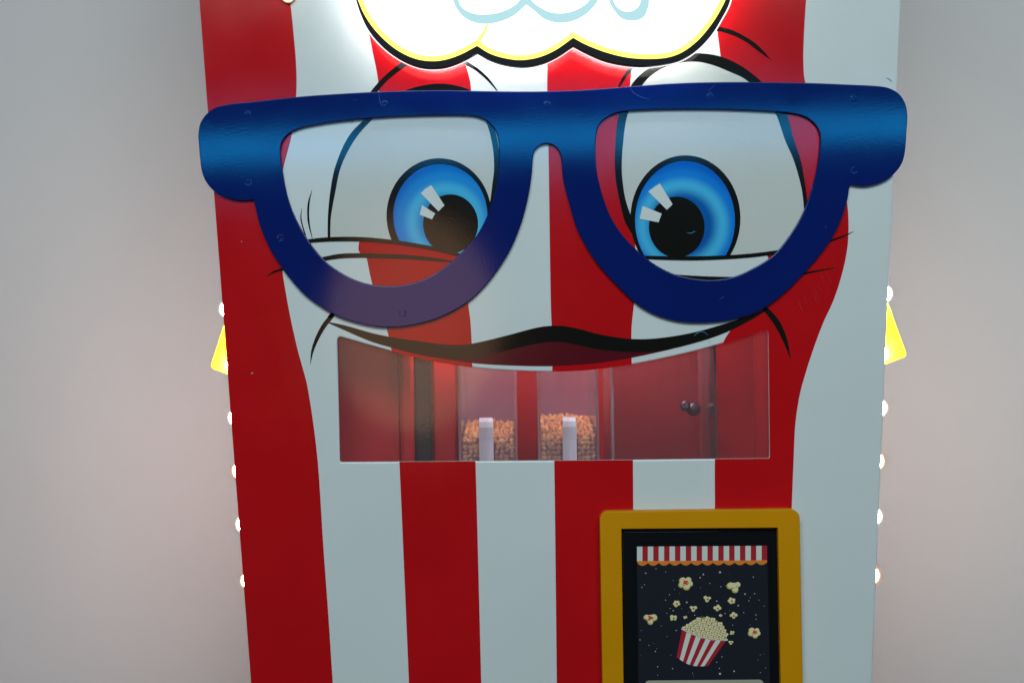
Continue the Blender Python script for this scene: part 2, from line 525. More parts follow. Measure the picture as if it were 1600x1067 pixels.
decal('iris', [ell(688, 337, 73.5, 80)], Y5, M_irisL, eyeL, minus=[lidcutL])
decal('pupil', [ell(704, 350, 43, 46)], Y6, M_black, eyeL, minus=[lidcutL])
for q in ([(657.5, 302), (665, 295), (673.75, 289.5), (694.5, 321), (685, 330.5)], [(659.5, 320.75), (680, 333.75), (675, 343), (655.75, 335.5)]):
    decal('eye_highlight', [q], Y7, M_white, eyeL)
decal('eyelid_line', [band(lidL_top, lidL_bot)], Y7, M_black, eyeL)
decal('eyelid_line', [band([(498, 403), (530, 396.8), (565, 395.7), (600, 396.7), (640, 398.6), (680, 403), (712, 408)],
                           [(498, 409), (530, 404.2), (565, 403), (600, 403.8), (640, 405.2), (680, 408.4), (712, 410)])], Y3, M_black, eyeL)

outR = cr([(1012, 405), (998, 382), (985, 362), (976, 345), (969.5, 320), (963, 288), (960.7, 262), (961.5, 225), (967, 178), (986, 134), (1005, 113), (1030, 98), (1060, 87.5), (1087, 83.5), (1115, 86.2), (1140, 94), (1165, 108), (1190, 128),
           (1213, 153), (1229, 178), (1241, 220), (1251, 250), (1259, 295), (1262, 326), (1262, 360), (1255, 400)], 6)
inR = cr([(1022, 405), (1006, 378), (994, 355), (985, 335), (977.5, 312), (973, 285), (971.5, 262), (973.5, 225), (981, 178), (1003, 134), (1018, 118), (1038, 106), (1063, 98.5), (1090, 97), (1115, 102.5), (1140, 112.5), (1158, 120.5), (1172, 130),
          (1195, 152), (1212, 178), (1227, 220), (1240, 250), (1252.5, 295), (1256, 326), (1256, 360), (1249, 400)], 6)
lidR_top = [(1000, 399), (1010, 399.6), (1080, 400.6), (1135, 399), (1180, 395.5), (1230, 389)]
lidR_bot = [(1000, 404), (1013, 405), (1080, 406.8), (1135, 405), (1180, 401.5), (1230, 395)]
lidcutR = cr([(900, 400), (1000, 402), (1080, 403.5), (1135, 402), (1180, 398.5), (1240, 391), (1300, 380)], 5) + [(1300, 600), (900, 600)]
eyeR = decal('eye', [inR], Y2, M_sclera, P, minus=[lidcutR])
tag(eyeR, 'cartoon eye inside the right lens, pupil turned inward')
decal('eye_outline', [outR + inR[::-1]], Y3, M_black, eyeR, minus=[lidcutR])
decal('iris_rim', [ell(1071, 341.5, 86, 98.5)], Y4, M_black, eyeR, minus=[lidcutR])
M_irisR = iris_mat('iris_print_b', 1066, 352, 0, 0, [(0.0, lin(6, 86, 162)), (0.42, lin(6, 86, 162)), (0.63, mid), (0.80, lin(18, 120, 208)), (0.96, lin(0, 88, 190))], 100)
decal('iris', [ell(1070.3, 345, 78, 93)], Y5, M_irisR, eyeR, minus=[lidcutR])
decal('pupil', [ell(1057.5, 355, 43.5, 47.5)], Y6, M_black, eyeR, minus=[lidcutR])
for q in ([(1013, 299.5), (1022, 292.5), (1031, 287), (1051, 319.5), (1042, 328)], [(1004, 322), (1034, 334), (1029, 347.5), (999.5, 342)]):
    decal('eye_highlight', [q], Y7, M_white, eyeR)
decal('eyelid_line', [band(lidR_top, lidR_bot)], Y7, M_black, eyeR)
decal('eyelid_line', [band([(1035, 426), (1055, 428.7), (1100, 431.6), (1146, 432.6), (1190, 432)], [(1035, 431), (1055, 436), (1100, 440), (1146, 441), (1190, 436)])], Y3, M_black, eyeR)
# the white lower lid over the stripe
decal('lower_lid', [cr([(1000, 402), (1080, 403.5), (1135, 402), (1197, 396)], 5) + [(1200, 402), (1202, 440), (1150, 470), (1000, 470)]], Y2, M_white, eyeR)

# ---- drawn creases and brows
def crease(poly): decal('crease_line', [poly], Y3, M_black, P)
def brow(poly): decal('brow_line', [poly], Y3, M_black, P)
crease(stroke([(487.3, 297), (482.3, 318), (482, 345), (488, 373)], [0.4, 3, 3, 0.6]))
crease(stroke([(471.2, 326), (470.3, 342), (477.5, 369), (481, 380)], [0.4, 1.8, 1.8, 1]))
crease(stroke([(416, 432.5), (428, 425), (452, 418)], [0.4, 3, 4.5]))
crease(stroke([(549, 194), (552, 187), (556, 180)], [0.4, 1.2, 1.4]))
crease(band([(512, 494), (519, 488), (527, 482)], [(515, 498), (523.5, 492), (532, 486)]))
crease(cr([(519, 487), (502, 509), (491, 532), (486, 550), (484.8, 570)], 6) + cr([(484.8, 570), (489.5, 550), (497, 532), (509, 511), (526, 490)], 6))
crease(cr([(1197, 478), (1203, 484), (1218, 502), (1230, 530), (1235.5, 562)], 6) + cr([(1235.5, 562), (1224.5, 535), (1210, 507.5), (1193.5, 486), (1187, 480)], 6))
crease(stroke([(1290, 379), (1303, 374.5), (1318, 369), (1333.5, 362)], [4, 3.4, 2.4, 0.5]))
crease(stroke([(1255, 428), (1268, 425), (1288, 421.5), (1308, 417.7)], [3.6, 3, 2, 0.5]))
brow(stroke([(655, 85), (632, 100), (605, 121), (585, 143), (570, 165)], [10, 9, 8, 8.5, 7]))
brow(stroke([(715, 86), (729, 99), (745, 109), (762, 124), (777, 142)], [7, 6, 5, 4, 1.5]))
brow(stroke([(1006, 86), (988, 105), (977, 119), (967, 136)], [7, 6, 5, 3]))
brow(cr([(1095, 38), (1125, 42.5), (1145, 48), (1165, 58), (1185, 72), (1206, 95.5)], 6) + cr([(1206, 95.5), (1183, 79), (1165, 65.5), (1145, 55.5), (1122, 49), (1095, 45)], 6))

# ---- mouth
lip_top = [(513, 503), (540, 508.6), (580, 520), (605, 525.5), (630, 529.5), (655, 533), (692, 538), (712, 539), (730, 538), (755, 533.3), (792.5, 524), (830, 514), (850, 510), (865, 509), (880, 509.3), (905, 514), (935, 522),
           (960, 526.5), (987, 529.5), (1010, 529.7), (1035, 527.6), (1060, 524), (1085, 519), (1110, 512.5), (1135, 505), (1160, 497), (1185, 488), (1198, 482)]
lip_bot = [(513, 504.5), (540, 516.5), (580, 533.5), (605, 541), (630, 548), (655, 554), (692, 560), (712, 561), (730, 560), (755, 556), (792.5, 547.5), (830, 538.5), (850, 535), (865, 534), (880, 534.5), (905, 539.5), (935, 546),
           (960, 548.5), (987, 550.2), (1010, 550), (1035, 547.5), (1060, 542.5), (1085, 536), (1110, 528.5), (1135, 519), (1160, 507), (1185, 493), (1198, 484)]
lip = decal('mouth', [band(lip_top, lip_bot, 5)], Y3, M_black, P)
tag(lip, 'wavy black lip line above the window')
decal('mouth_opening', [cr([(690, 556), (712, 558), (730, 557), (755, 553), (792.5, 544), (830, 535), (865, 531), (905, 536), (935, 543), (987, 547), (1035, 545), (1060, 540)], 5) +
                        cr([(1060, 542.6), (1035, 548.6), (987, 558.8), (935, 567), (900, 570), (860, 572), (800, 571), (760, 569), (737, 567), (712, 563.5), (690, 560)], 5)], Y2, M_maroon, lip)

# ---- wear marks
def scuff(pts, w, m=None): decal('scuff_mark', [stroke(pts, w, 4)], -0.0017, m or M_scuff, front, th=0.0001)
scuff([(1386, 121), (1391, 123), (1394, 127)], [1, 3, 0.8])
scuff([(1073, 363.5), (1080, 364.5), (1084, 362.3), (1088, 362)], [0.5, 1.4, 1.2, 0.4], M_scuff2)
scuff([(1084, 525), (1091, 519.5), (1098, 518), (1107, 524)], [0.4, 1.8, 1.6, 0.4], M_scuff2)
scuff([(1106, 531), (1110, 533)], [0.5, 1.2])
scuff([(501, 967), (507, 969), (513, 975)], [0.2, 0.5, 0.2], M_red)
scuff([(377, 377), (378, 378)], [1.0, 1.0])
scuff([(395, 582), (392.5, 584)], [1.0, 0.8])

M_rscr = gloss('worn_red', (0.54, 0.035, 0.035, 1), 0.3, 0.2, 0.1)
wr = random.Random(3)
for _ in range(34):
    x, y = wr.uniform(1228, 1312), wr.uniform(405, 472)
    l = wr.uniform(8, 26)
    if x + l * .42 > 1318 - (y + l - 400) * 0.42 or y + x * 0.75 < 1385: continue
    decal('scuff_mark', [stroke([(x, y), (x + l * .25, y + l * .55), (x + l * .42, y + l)], [.1, .45, .1], 3)], -0.0012, M_rscr, front, th=0.0001)
# ---- glasses
g_outer = cr([(309.5, 212), (312, 195), (320, 181), (333, 170), (350, 164), (400, 158.3), (463, 151.5), (560, 145), (640, 141.8), (700, 141.3), (760, 142.5), (820, 143.2), (860, 142.6), (900, 141.2), (950, 138), (1000, 134), (1060, 130), (1110, 128.6),
              (1170, 128.3), (1256, 129.5), (1320, 132), (1375, 135), (1391, 138.5), (1405, 147), (1414, 160), (1418, 178), (1416.5, 210), (1413.5, 243), (1407, 260), (1390, 278), (1372, 287), (1350, 291.3), (1329, 289)], 5) + \
    cr([(1327, 295), (1323.5, 316), (1311, 352), (1291, 386), (1262, 421), (1228, 456), (1195, 481), (1165, 494.5), (1130, 502), (1090, 504.3), (1062, 502.5), (1035, 496), (1010, 485), (990, 471), (965, 447), (930, 407.5),
        (902.5, 360), (890, 320), (880, 280), (876, 243), (871, 233), (863, 226.5), (853, 224.5), (843, 228), (835.5, 236), (833, 246), (831, 272), (826, 305), (815, 347.5), (797.5, 390), (770, 432.5), (745, 460.5), (730, 473), (705, 488), (680, 499), (655, 506),
        (625, 511), (592, 511), (562, 505.5), (530, 495.5), (505, 481.5), (480, 464), (462, 446), (440, 418), (420, 386), (405, 349), (396.5, 314)], 5) + \
    cr([(395, 312.3), (380, 313.8), (365, 312.3), (350, 307.5), (334, 298.5), (321, 283), (315, 267), (312, 245), (309.5, 212)], 5)
lensL = cr([(438, 236), (440, 224), (446, 214), (456, 206), (471, 200), (492.5, 195.3), (517.5, 191.3), (550, 187.5), (605, 183), (655, 181), (697, 180.3), (730, 180.8), (746, 183), (760, 189), (770, 198), (776, 209), (779, 222), (779.7, 245), (779, 265), (776, 290),
            (770, 313), (760, 340), (745, 367.5), (722.5, 393), (697.5, 415), (667.5, 434), (637.5, 444), (610, 447), (580, 444.5), (550, 435), (517.5, 415.5), (500, 399), (480, 373), (465, 347), (452.5, 317.5), (445, 288), (440.5, 260)], 5, True)
lensR = cr([(1060, 171), (1010, 172), (977.5, 174), (960, 178), (945, 186), (936, 196), (931.8, 210), (930.5, 235), (932.5, 267.5), (940, 300), (955, 340), (975, 370), (1000, 395), (1025, 414), (1055, 428.5), (1090, 436), (1120, 437), (1147.5, 432),
            (1175, 420), (1207.5, 399.5), (1232.5, 370), (1255, 332), (1270, 290), (1278, 255), (1281.3, 228), (1281.5, 211), (1277.5, 200), (1268, 189), (1255, 181.5), (1237.5, 177.5), (1212.5, 175), (1165, 172.5), (1102.5, 171)], 5, True)
glasses = plate('glasses', g_outer, [lensL, lensR], -0.0058, -0.0022, M_glasses, P, ch=0.0012)
tag(glasses, 'thick blue glasses frame screwed across the face')
def px3(x, y, Y):
    X, Z = U(x, y, Y); return (X, Y, Z)
for sx, sy in [(387, 179), (601, 163), (855, 164), (1110, 151), (1334, 154), (388, 286), (438, 372), (629, 489), (1335, 267), (1130, 470)]:
    lathe('screw', [(0.0050, 0), (0.0050, 0.00002), (0.0046, 0.00007), (0.0041, 0.00007), (0.0037, 0.00002), (0.0020, 0.00006), (0.0001, 0.00006)], M_glasses, glasses, px3(sx, sy, -0.0058), (0, -1, 0), 20)
    lathe('standoff', [(0.006, 0), (0.006, 0.0049)], M_dark, glasses, px3(sx, sy, -0.0015), (0, -1, 0), 12) if False else None

M_bscr = gloss('worn_blue', (0.015, 0.05, 0.18, 1), 0.3, 0.2, 0.1)
for pts, w in (([(984, 137), (990, 145), (1000, 151), (1015, 156)], [.3, .9, .8, .3]), ([(592, 145), (593, 156), (597, 165), (604, 163)], [.3, .6, .7, .2]), ([(1118, 131), (1112, 138), (1106, 143)], [.2, .6, .2]),
               ([(438, 372), (441, 374)], [.4, .8]), ([(1290, 352), (1290.5, 357)], [.4, 1.0]), ([(550, 155), (558, 157)], [.2, .5])):
    decal('scratch', [stroke(pts, w, 5)], -0.00592, M_bscr, glasses, th=0.0001)

# ---- lit cloud sign at the top
sg_low = [(556, 0), (562.5, 20), (572.5, 42), (588, 63), (610, 83), (635, 98), (655, 105), (675, 107.3), (697.5, 105), (722.5, 96), (746, 83.5)]
sg_mid = [(746, 83.5), (765, 94), (787, 101.3), (815, 105), (840, 102), (867.5, 91), (896, 72.5)]
sg_rgt = [(896, 72.5), (915, 82.5), (942.5, 94.5), (970, 101), (1002.5, 104), (1035, 101), (1065, 93.5), (1090, 77.5), (1112.5, 54), (1127.5, 30), (1140, 5), (1146, -30)]
sg_up = [(1146, -30), (1172, -70), (1180, -130), (1150, -190), (1110, -215)]
sg_up2 = [(1110, -215), (1090, -290), (1020, -335), (950, -310)]
sg_up3 = [(950, -310), (890, -370), (800, -370), (745, -310)]
sg_up4 = [(745, -310), (670, -330), (610, -285), (600, -215)]
sg_up5 = [(600, -215), (545, -190), (520, -130), (530, -65), (556, 0)]
sign_out = []
for s in (sg_low, sg_mid, sg_rgt, sg_up, sg_up2, sg_up3, sg_up4, sg_up5):
    sign_out += cr(s, 6)[:-1]
YS = -0.040
M_signedge = gloss('sign_black_edge', (0.008, 0.007, 0.008, 1), 0.3, 0.1, 0.05, spec=0.12)
sign = plate('cloud_sign', sign_out, [], YS, YS + 0.008, M_signedge, P, ch=0.0008)
bk = clean(sign_out); bk = bk if area2(bk) > 0 else bk[::-1]
plate('sign_backing', offset(bk, -2.2), [], YS + 0.0085, YS + 0.0125, emit('sign_backing_lit', (1.0, 0.97, 0.97, 1), 1.1), sign, ch=0.0005)
tag(sign, 'backlit white popcorn cloud sign with yellow and black border')
def inset(poly, d):
    q = clean(poly)
    if area2(q) < 0: q = q[::-1]
    return offset(q, d)
yl = [(559, 0), (567.5, 20), (580, 40), (597.5, 60), (622.5, 80), (650, 92.5), (675, 96), (697, 93.5), (720, 85.5), (745.5, 72)]
ym = [(745.5, 72), (765, 84), (787, 91), (812, 94.3), (840, 90.5), (867.5, 79), (895.5, 59.5)]
yr = [(895.5, 59.5), (915, 70), (947.5, 82.5), (980, 90.3), (1010, 92.5), (1043, 90.3), (1066, 82), (1090, 64), (1112.5, 37.5), (1127.5, 13), (1135, -4), (1140, -35)]
up_in = []
for s in (sg_up, sg_up2, sg_up3, sg_up4, sg_up5):
    up_in += cr(s, 6)[:-1]
cxs, cys = 848, -130
up_in = [(cxs + (x - cxs) * 0.985, cys + (y - cys) * 0.97) for x, y in up_in][4:-4]
sign_yel = cr(yl, 6)[:-1] + cr(ym, 6)[:-1] + cr(yr, 6)[:-1] + up_in
M_syel = emit('sign_yellow_lit', (1.0, 0.84, 0.13, 1), 1.1, (0.8, 0.6, 0.05, 1))
M_swhite = emit('sign_white_lit', (1.0, 1.0, 0.985, 1), 1.6)
M_scyan = emit('sign_letter_lit', lin(172, 217, 222), 0.90, (0.03, 0.04, 0.05, 1))
M_led = emit('led_tape', (0.86, 0.97, 1.0, 1), 18)
decal('sign_trim', [sign_yel], YS - 0.0004, M_syel, sign, th=0.0003)
sign_white = inset(sign_yel, -8.5) if False else None
q = clean(sign_yel)
q = q if area2(q) > 0 else q[::-1]
decal('sign_trim', [offset(q, 7.5)], YS - 0.0006, emit('sign_bloom_cream', (1.0, 0.97, 0.50, 1), 1.2), sign, th=0.00015)  # cream ring paints the overexposed bloom between yellow and white
sw = offset(q, 10.0)
decal('sign_face', [sw], YS - 0.0008, M_swhite, sign, th=0.0003)
decal('sign_trim', [stroke([(744, 70), (752, 58), (758, 48), (762, 38)], [7, 6, 5, 3])], YS - 0.0011, M_syel, sign, th=0.0002)
# lettering: the lower loops seen in the photograph
c1o = [(700, -60), (703, -30), (707.5, 0), (714, 15), (725, 27.5), (742.5, 36), (760, 38), (782.5, 34), (802.5, 25), (822.5, 8)]
c1i = [(709, -60), (711.5, -30), (716, 0), (722.5, 12.5), (737.5, 21), (755, 23), (780, 20), (802.5, 10), (812.5, 0), (826, -24)]
c2o = [(822.5, 8), (835, 17.5), (850, 30), (872.5, 36.3), (897.5, 32.5), (920, 19), (935, 0), (944, -26), (948, -60)]
c2i = [(826, -24), (830, 0), (845, 12.5), (860, 19.5), (880, 21), (900, 16), (915, 7), (921, 0), (930, -26), (933, -60)]
decal('sign_letter', [cr(c1o, 6) + cr(c2o, 6)[1:] + cr(c2i, 6)[::-1] + cr(c1i, 6)[::-1][1:]], YS - 0.0012, M_scyan, sign, th=0.0002)
decal('sign_letter', [cr([(948, -30), (951, 0), (960, 17.5), (972.5, 30), (990, 33), (1005, 28), (1012.5, 14), (1014.5, 0), (1012, -30), (985, -52), (958, -48)], 6, True)], YS - 0.0012, M_scyan, sign,
      minus=[cr([(955, -28), (958, 0), (964, 11), (975, 18), (987.5, 17.5), (997.5, 10.5), (1001, 0), (999, -25), (980, -36), (962, -36)], 6, True)], th=0.0002)
# LED tape behind the sign lights the panel round its edge
q = clean(UP(sign_out, YS))
q = q if area2(q) > 0 else q[::-1]
l1, l2 = offset(q, 0.010), offset(q, 0.016)
n = len(q)
vs = [(x, YS + 0.0145, z) for x, z in l1] + [(x, YS + 0.0145, z) for x, z in l2]
fs = [(i, i + n, (i + 1) % n + n, (i + 1) % n) for i in range(n)]
link('led_tape', vs, fs, M_led, sign)
for sx, sy in [(650, 40), (830, 40), (1040, 40), (850, -250)]:
    X, Z = U(sx, sy, YS)
    lathe('standoff', [(0.008, 0), (0.008, 0.031)], M_steel, sign, (X, -0.0001, Z), (0, -1, 0), 14)

# ---- cabinet behind the front
def side_pts(fx, y, Y, d=6, s=1):
    X, Z = U(fx(y) + d * s, y, 0)
    return (X, Y, Z)
BD = 0.46
Zt = U(800, YT)[1]
for fx, s in ((lx, 1), (rx, -1)):
    a = side_pts(fx, YT, 0.0052, 12, s); b = side_pts(fx, YB, 0.0052, 12, s)
    th = 0.004 * s
    vs = [a, b, (b[0], BD, b[2]), (a[0], BD, a[2]), (a[0] + th, a[1], a[2]), (b[0] + th, b[1], b[2]), (b[0] + th, BD, b[2]), (a[0] + th, BD, a[2])]
    fs = [(0, 1, 2, 3), (7, 6, 5, 4), (0, 4, 5, 1), (1, 5, 6, 2), (2, 6, 7, 3), (3, 7, 4, 0)]
    link('side_panel', vs, fs, M_body if s > 0 else M_white, P)
aL = side_pts(lx, YT, 0, 12, 1); aR = side_pts(rx, YT, 0, 12, -1)
box('top_panel', aL[0] + 0.005, aR[0] - 0.005, 0.0054, BD - 0.004, min(aL[2], aR[2]) - 0.01, min(aL[2], aR[2]) - 0.006, M_body, P)
bL = side_pts(lx, YB, 0, 12, 1); bR = side_pts(rx, YB, 0, 12, -1)
link('back_panel', [(aL[0], BD + 0.001, aL[2]), (aR[0], BD + 0.001, aR[2]), (bR[0], BD + 0.001, bR[2]), (bL[0], BD + 0.001, bL[2])], [(0, 1, 2, 3)], M_body, P)

# ---- window pane
pane_px = cr([(520, 518), (620, 542), (737, 566), (860, 573), (987, 561), (1130, 528), (1210, 505)], 4) + [(1212, 728), (520, 732)]
plate('window_pane', pane_px, [], 0.0054, 0.0080, M_pane, P, ch=0.0004)

# ---- compartment behind the window
zt = U(860, 470)[1]; zb = U(860, 790)[1]
def xat(px, Y, py=640): return U(px, py, Y)[0]
xl = xat(505, 0.0); xr = xat(1225, 0.0)
YBK = 0.29
box('liner_back', xl - 0.003, xr + 0.003, YBK, YBK + 0.004, zb, zt, M_inner, P)
box('liner_floor', xl, xr, 0.012, YBK - 0.001, zb - 0.004, zb, M_inner, P)
box('liner_ceiling', xl, xr, 0.012, YBK - 0.001, zt, zt + 0.004, M_inner, P)
box('liner_side', xr, xr + 0.003, 0.012, YBK - 0.001, zb - 0.004, zt + 0.004, M_inner, P)
box('liner_side', xl - 0.003, xl, 0.012, YBK - 0.001, zb - 0.004, zt + 0.004, M_inner, P)
box('inner_door', xl + 0.001, xat(624, 0.105), 0.105, 0.12, zb + 0.001, zt - 0.001, M_inner, P, bevel=0.002)
box('door_post', xat(625, 0.09), xat(646, 0.09), 0.09, 0.112, zb + 0.001, zt - 0.001, M_inner, P, bevel=0.006)
box('dark_post', xat(647, 0.12), xat(675, 0.12), 0.12, 0.15, zb + 0.001, zt - 0.001, M_dark, P, bevel=0.004)
box('liner_divider', xat(677, 0.16), xat(712, 0.16), 0.155, 0.165, zb + 0.001, zt - 0.001, M_inner, P, bevel=0.003)
box('liner_panel', xat(1121, 0.21), xat(1215, 0.21), 0.21, 0.214, zb + 0.001, zt - 0.001, M_inner, P)
lamp = area('compartment_light', (0.07, 0.085, zt - 0.014), (0.07, 0.29, zt - 0.17), 0.36, 0.03, 0.85, (1.0, 0.93, 0.90))
area('compartment_light', (0.02, 0.026, zt - 0.010), (0.02, 0.07, zb), 0.22, 0.012, 0.15, (1.0, 0.93, 0.92))  # weak fill, added to brighten the straps and bin fronts

# cam lock on the back of the compartment
Yk = 0.16
lk = lathe('cam_lock', [(0.0001, 0), (0.0088, 0.0), (0.0098, 0.002), (0.0098, 0.012), (0.0086, 0.014), (0.0001, 0.014)], M_steel, P, px3(1082, 640, Yk + 0.02), (0.05, -1, 0.1), 28)
lathe('lock_barrel', [(0.0001, 0), (0.0062, 0), (0.0070, 0.0015), (0.0070, 0.016), (0.0060, 0.0175), (0.0030, 0.0177), (0.0001, 0.0170)], M_steel, lk, px3(1070, 635, Yk + 0.012), (-0.08, -1, 0.15), 28)

# ---- kernel bins (lift out): four thin walls, floor, handle strap
def kernel_bin(x0, x1, fill_front, fill_back, hx0, hx1, hy, label, klabel):
    yf, yb = 0.055, 0.235
    X0, X1 = xat(x0, yf), xat(x1, yf)
    zf = zb + 0.002
    cx = (X0 + X1) / 2
    root = empty('kernel_bin', (cx, yf, zf))
    tag(root, label, 'bin', 'clear kernel bins in the window')
    h = zt - 0.03 - zf
    t = 0.0035
    def b(name, ax0, ax1, ay0, ay1, az0, az1, mat):
        vs, fs = box_geo(ax0 - cx, ax1 - cx, ay0 - yf, ay1 - yf, az0 - zf, az1 - zf)
        return link(name, vs, fs, mat, root)
    b('front_wall', X0 + t, X1 - t, yf, yf + t, zf, zf + h, M_bin)
    b('rear_wall', X0 + t, X1 - t, yb - t, yb, zf, zf + h, M_bin)
    b('side_wall', X0, X0 + t, yf, yb, zf, zf + h, M_bin_edge)
    b('side_wall', X1 - t, X1, yf, yb, zf, zf + h, M_bin_edge)
    b('bin_floor', X0 + t, X1 - t, yf + t, yb - t, zf, zf + t, M_bin)
    # strap handle: flat strip up the front, bent over at its top
    hxa, hxb = xat(hx0, yf), xat(hx1, yf)
    ztop = U((hx0 + hx1) / 2, hy, yf - 0.012)[1]
    path = [(yf - 0.003, zf + 0.002), (yf - 0.0085, ztop - 0.030), (yf - 0.012, ztop - 0.012), (yf - 0.011, ztop - 0.004), (yf - 0.006, ztop), (yf - 0.0006, ztop + 0.001)]
    vs, fs = [], []
    th = 0.0022
    for k, (y, z) in enumerate(path):
        a = path[max(0, k - 1)]; c = path[min(len(path) - 1, k + 1)]
        dy, dz = c[0] - a[0], c[1] - a[1]; l = math.hypot(dy, dz)
        ny, nz = dz / l * th, -dy / l * th
        wv = 0.94 if k > 2 else 1.0
        mx = (hxa + hxb) / 2; hw = (hxb - hxa) / 2 * wv
        for xx, s in ((mx - hw, 0), (mx + hw, 0), (mx + hw, 1), (mx - hw, 1)):
            vs.append((xx - cx, y + ny * s - yf, z + nz * s - zf))
    m = len(path)
    for k in range(m - 1):
        for i in range(4):
            j = (i + 1) % 4
            fs.append((k * 4 + i, k * 4 + j, k * 4 + 4 + j, k * 4 + 4 + i))
    fs += [(3, 2, 1, 0), tuple(range(4 * m - 4, 4 * m))]
    ho = link('handle', vs, fs, M_handle, root)
    md = ho.modifiers.new('bevel', 'BEVEL'); md.width = 0.0006; md.segments = 2
    # the corn
    base_v, base_f = ico
    zA = U(760, fill_front, yf)[1]; zB = U(760, fill_back, yb)[1]
    KV, KF = [], []
    def put(x, y, z, s):
        e = Matrix.Rotation(random.uniform(0, 6.28), 3, 'X') @ Matrix.Rotation(random.uniform(0, 6.28), 3, 'Y') @ Matrix.Rotation(random.uniform(0, 6.28), 3, 'Z')
        bI = len(KV)
        for v in base_v:
            p = e @ Vector((v[0] * s, v[1] * s * 0.9, v[2] * s * 0.62))
            KV.append((p[0] + x, p[1] + y, p[2] + z))
        KF.extend(tuple(i + bI for i in f) for f in base_f)
    ix0, ix1, iy0, iy1 = X0 + t + 0.0045, X1 - t - 0.0045, yf + t + 0.0045, yb - t - 0.0045
    step = 0.0066
    nx = int((ix1 - ix0) / step) + 1
    ny = int((iy1 - iy0) / step) + 1
    for j in range(ny):
        y = iy0 + (iy1 - iy0) * j / (ny - 1)
        f = (y - yf) / (yb - yf)
        zs = zA + (zB - zA) * (f ** 0.8)
        for i in range(nx):
            x = ix0 + (ix1 - ix0) * i / (nx - 1)
            for lay in range(2):
                put(x + random.uniform(-.0022, .0022) * (0 < i < nx - 1), y + random.uniform(-.0022, .0022) * (0 < j < ny - 1), zs - lay * 0.006 + random.uniform(-.0028, .0028), random.uniform(.0040, .0052))
    z = zA - 0.006
    while z > zf + 0.006:
        for i in range(nx):
            x = ix0 + (ix1 - ix0) * i / (nx - 1)
            for lay in range(2):
                put(x + random.uniform(-.0018, .0018) * (0 < i < nx - 1), iy0 + lay * 0.006 + random.uniform(-.0004, .001), z + random.uniform(-.0015, .0015), random.uniform(.0042, .0052))
        z -= step
    ko = link('corn_kernels', KV, KF, M_kernel, None, True)
    tag(ko, klabel, 'corn', None, 'stuff')
    return root

# low sphere squashed to a kernel: flat, pointed at one end
def make_ico():
    vs, fs = [], []
    rings, seg = 5, 8
    vs.append((0, 0.0, -1.0)); 
    vs[0] = (0, -1.15, 0)
    for r in range(1, rings):
        a = math.pi * r / rings
        y = -math.cos(a)
        rad = math.sin(a) * (0.72 + 0.28 * (y + 1) / 2 * 1.2)
        for s in range(seg):
            b = 2 * math.pi * s / seg
            vs.append((rad * math.cos(b), y, rad * math.sin(b)))
    vs.append((0, 0.86, 0))
    for s in range(seg):
        fs.append((0, 1 + s, 1 + (s + 1) % seg))
    for r in range(rings - 2):
        for s in range(seg):
            a = 1 + r * seg + s; b = 1 + r * seg + (s + 1) % seg
            fs.append((a, a + seg, b + seg, b))
    l = len(vs) - 1
    for s in range(seg):
        fs.append((1 + (rings - 2) * seg + s, l, 1 + (rings - 2) * seg + (s + 1) % seg))
    return vs, fs
ico = make_ico()
kernel_bin(716, 808, 692, 659, 748, 770.5, 654, 'clear plastic bin of corn kernels beside the dark post, white strap handle', 'orange corn kernels heaped in the bin beside the dark post')
kernel_bin(840, 935.5, 688, 652, 878, 900, 653, 'clear plastic bin of corn kernels below the middle of the smile, white strap handle', 'orange corn kernels heaped in the bin below the middle of the smile')

# large clear empty box on the right of the bins
cxr = empty('acrylic_box', (xat(1038, 0.06), 0.05, zb + 0.002))
tag(cxr, 'large empty clear acrylic box in front of the metal lock', 'acrylic box')
xa, xb = xat(955, 0.05) - cxr.location.x, xat(1120, 0.05) - cxr.location.x
hb = zt - 0.02 - zb
for nm, g, mt in (('front_wall', (xa + 0.004, xb - 0.004, 0, 0.003, 0, hb), M_box3), ('side_wall', (xa, xa + 0.0038, 0, 0.155, 0, hb), M_bin_edge), ('side_wall', (xb - 0.0032, xb, 0, 0.155, 0, hb), M_box_edge),
                  ('rear_wall', (xa + 0.004, xb - 0.004, 0.152, 0.155, 0, hb), M_box3), ('box_floor', (xa + 0.004, xb - 0.004, 0.0032, 0.1518, 0, 0.003), M_box3)):
    vs, fs = box_geo(*g); link(nm, vs, fs, mt, cxr)

# ---- touch screen in its yellow frame
YF = -0.016
BOT = 1330
def rrect(x0t, x1t, y0, x0b, x1b, y1, r, tl=None):
    out = []
    for (cx, cy, a0) in ((x0t + r, y0 + r, 180), (x1t - r, y0 + r, 270), (x1b - r, y1 - r, 0), (x0b + r, y1 - r, 90)):
        for k in range(9):
            a = math.radians(a0 + 90 * k / 8)
            out.append((cx + r * math.cos(a), cy + r * math.sin(a)))
    return out
def quad_rr(tl, tr, br, bl, r):
    """rounded quad in pixels"""
    out = []
    pts = [tl, tr, br, bl]
    for i in range(4):
        a, b, c = Vector(pts[i - 1]), Vector(pts[i]), Vector(pts[(i + 1) % 4])
        d1, d2 = (a - b).normalized(), (c - b).normalized()
        ce = b + (d1 + d2) * r
        for k in range(9):
            t = math.pi / 2 * k / 8
            out.append(tuple(ce - d2 * r * math.cos(t) - d1 * r * math.sin(t)))
    return out
fr_o = quad_rr((937, 799), (1249.5, 795.5), (1259.5, BOT), (945.5, BOT + 4), 14)
fr_i = quad_rr((971, 826.3), (1215.5, 824.5), (1224, BOT - 28), (978, BOT - 26), 1.5)
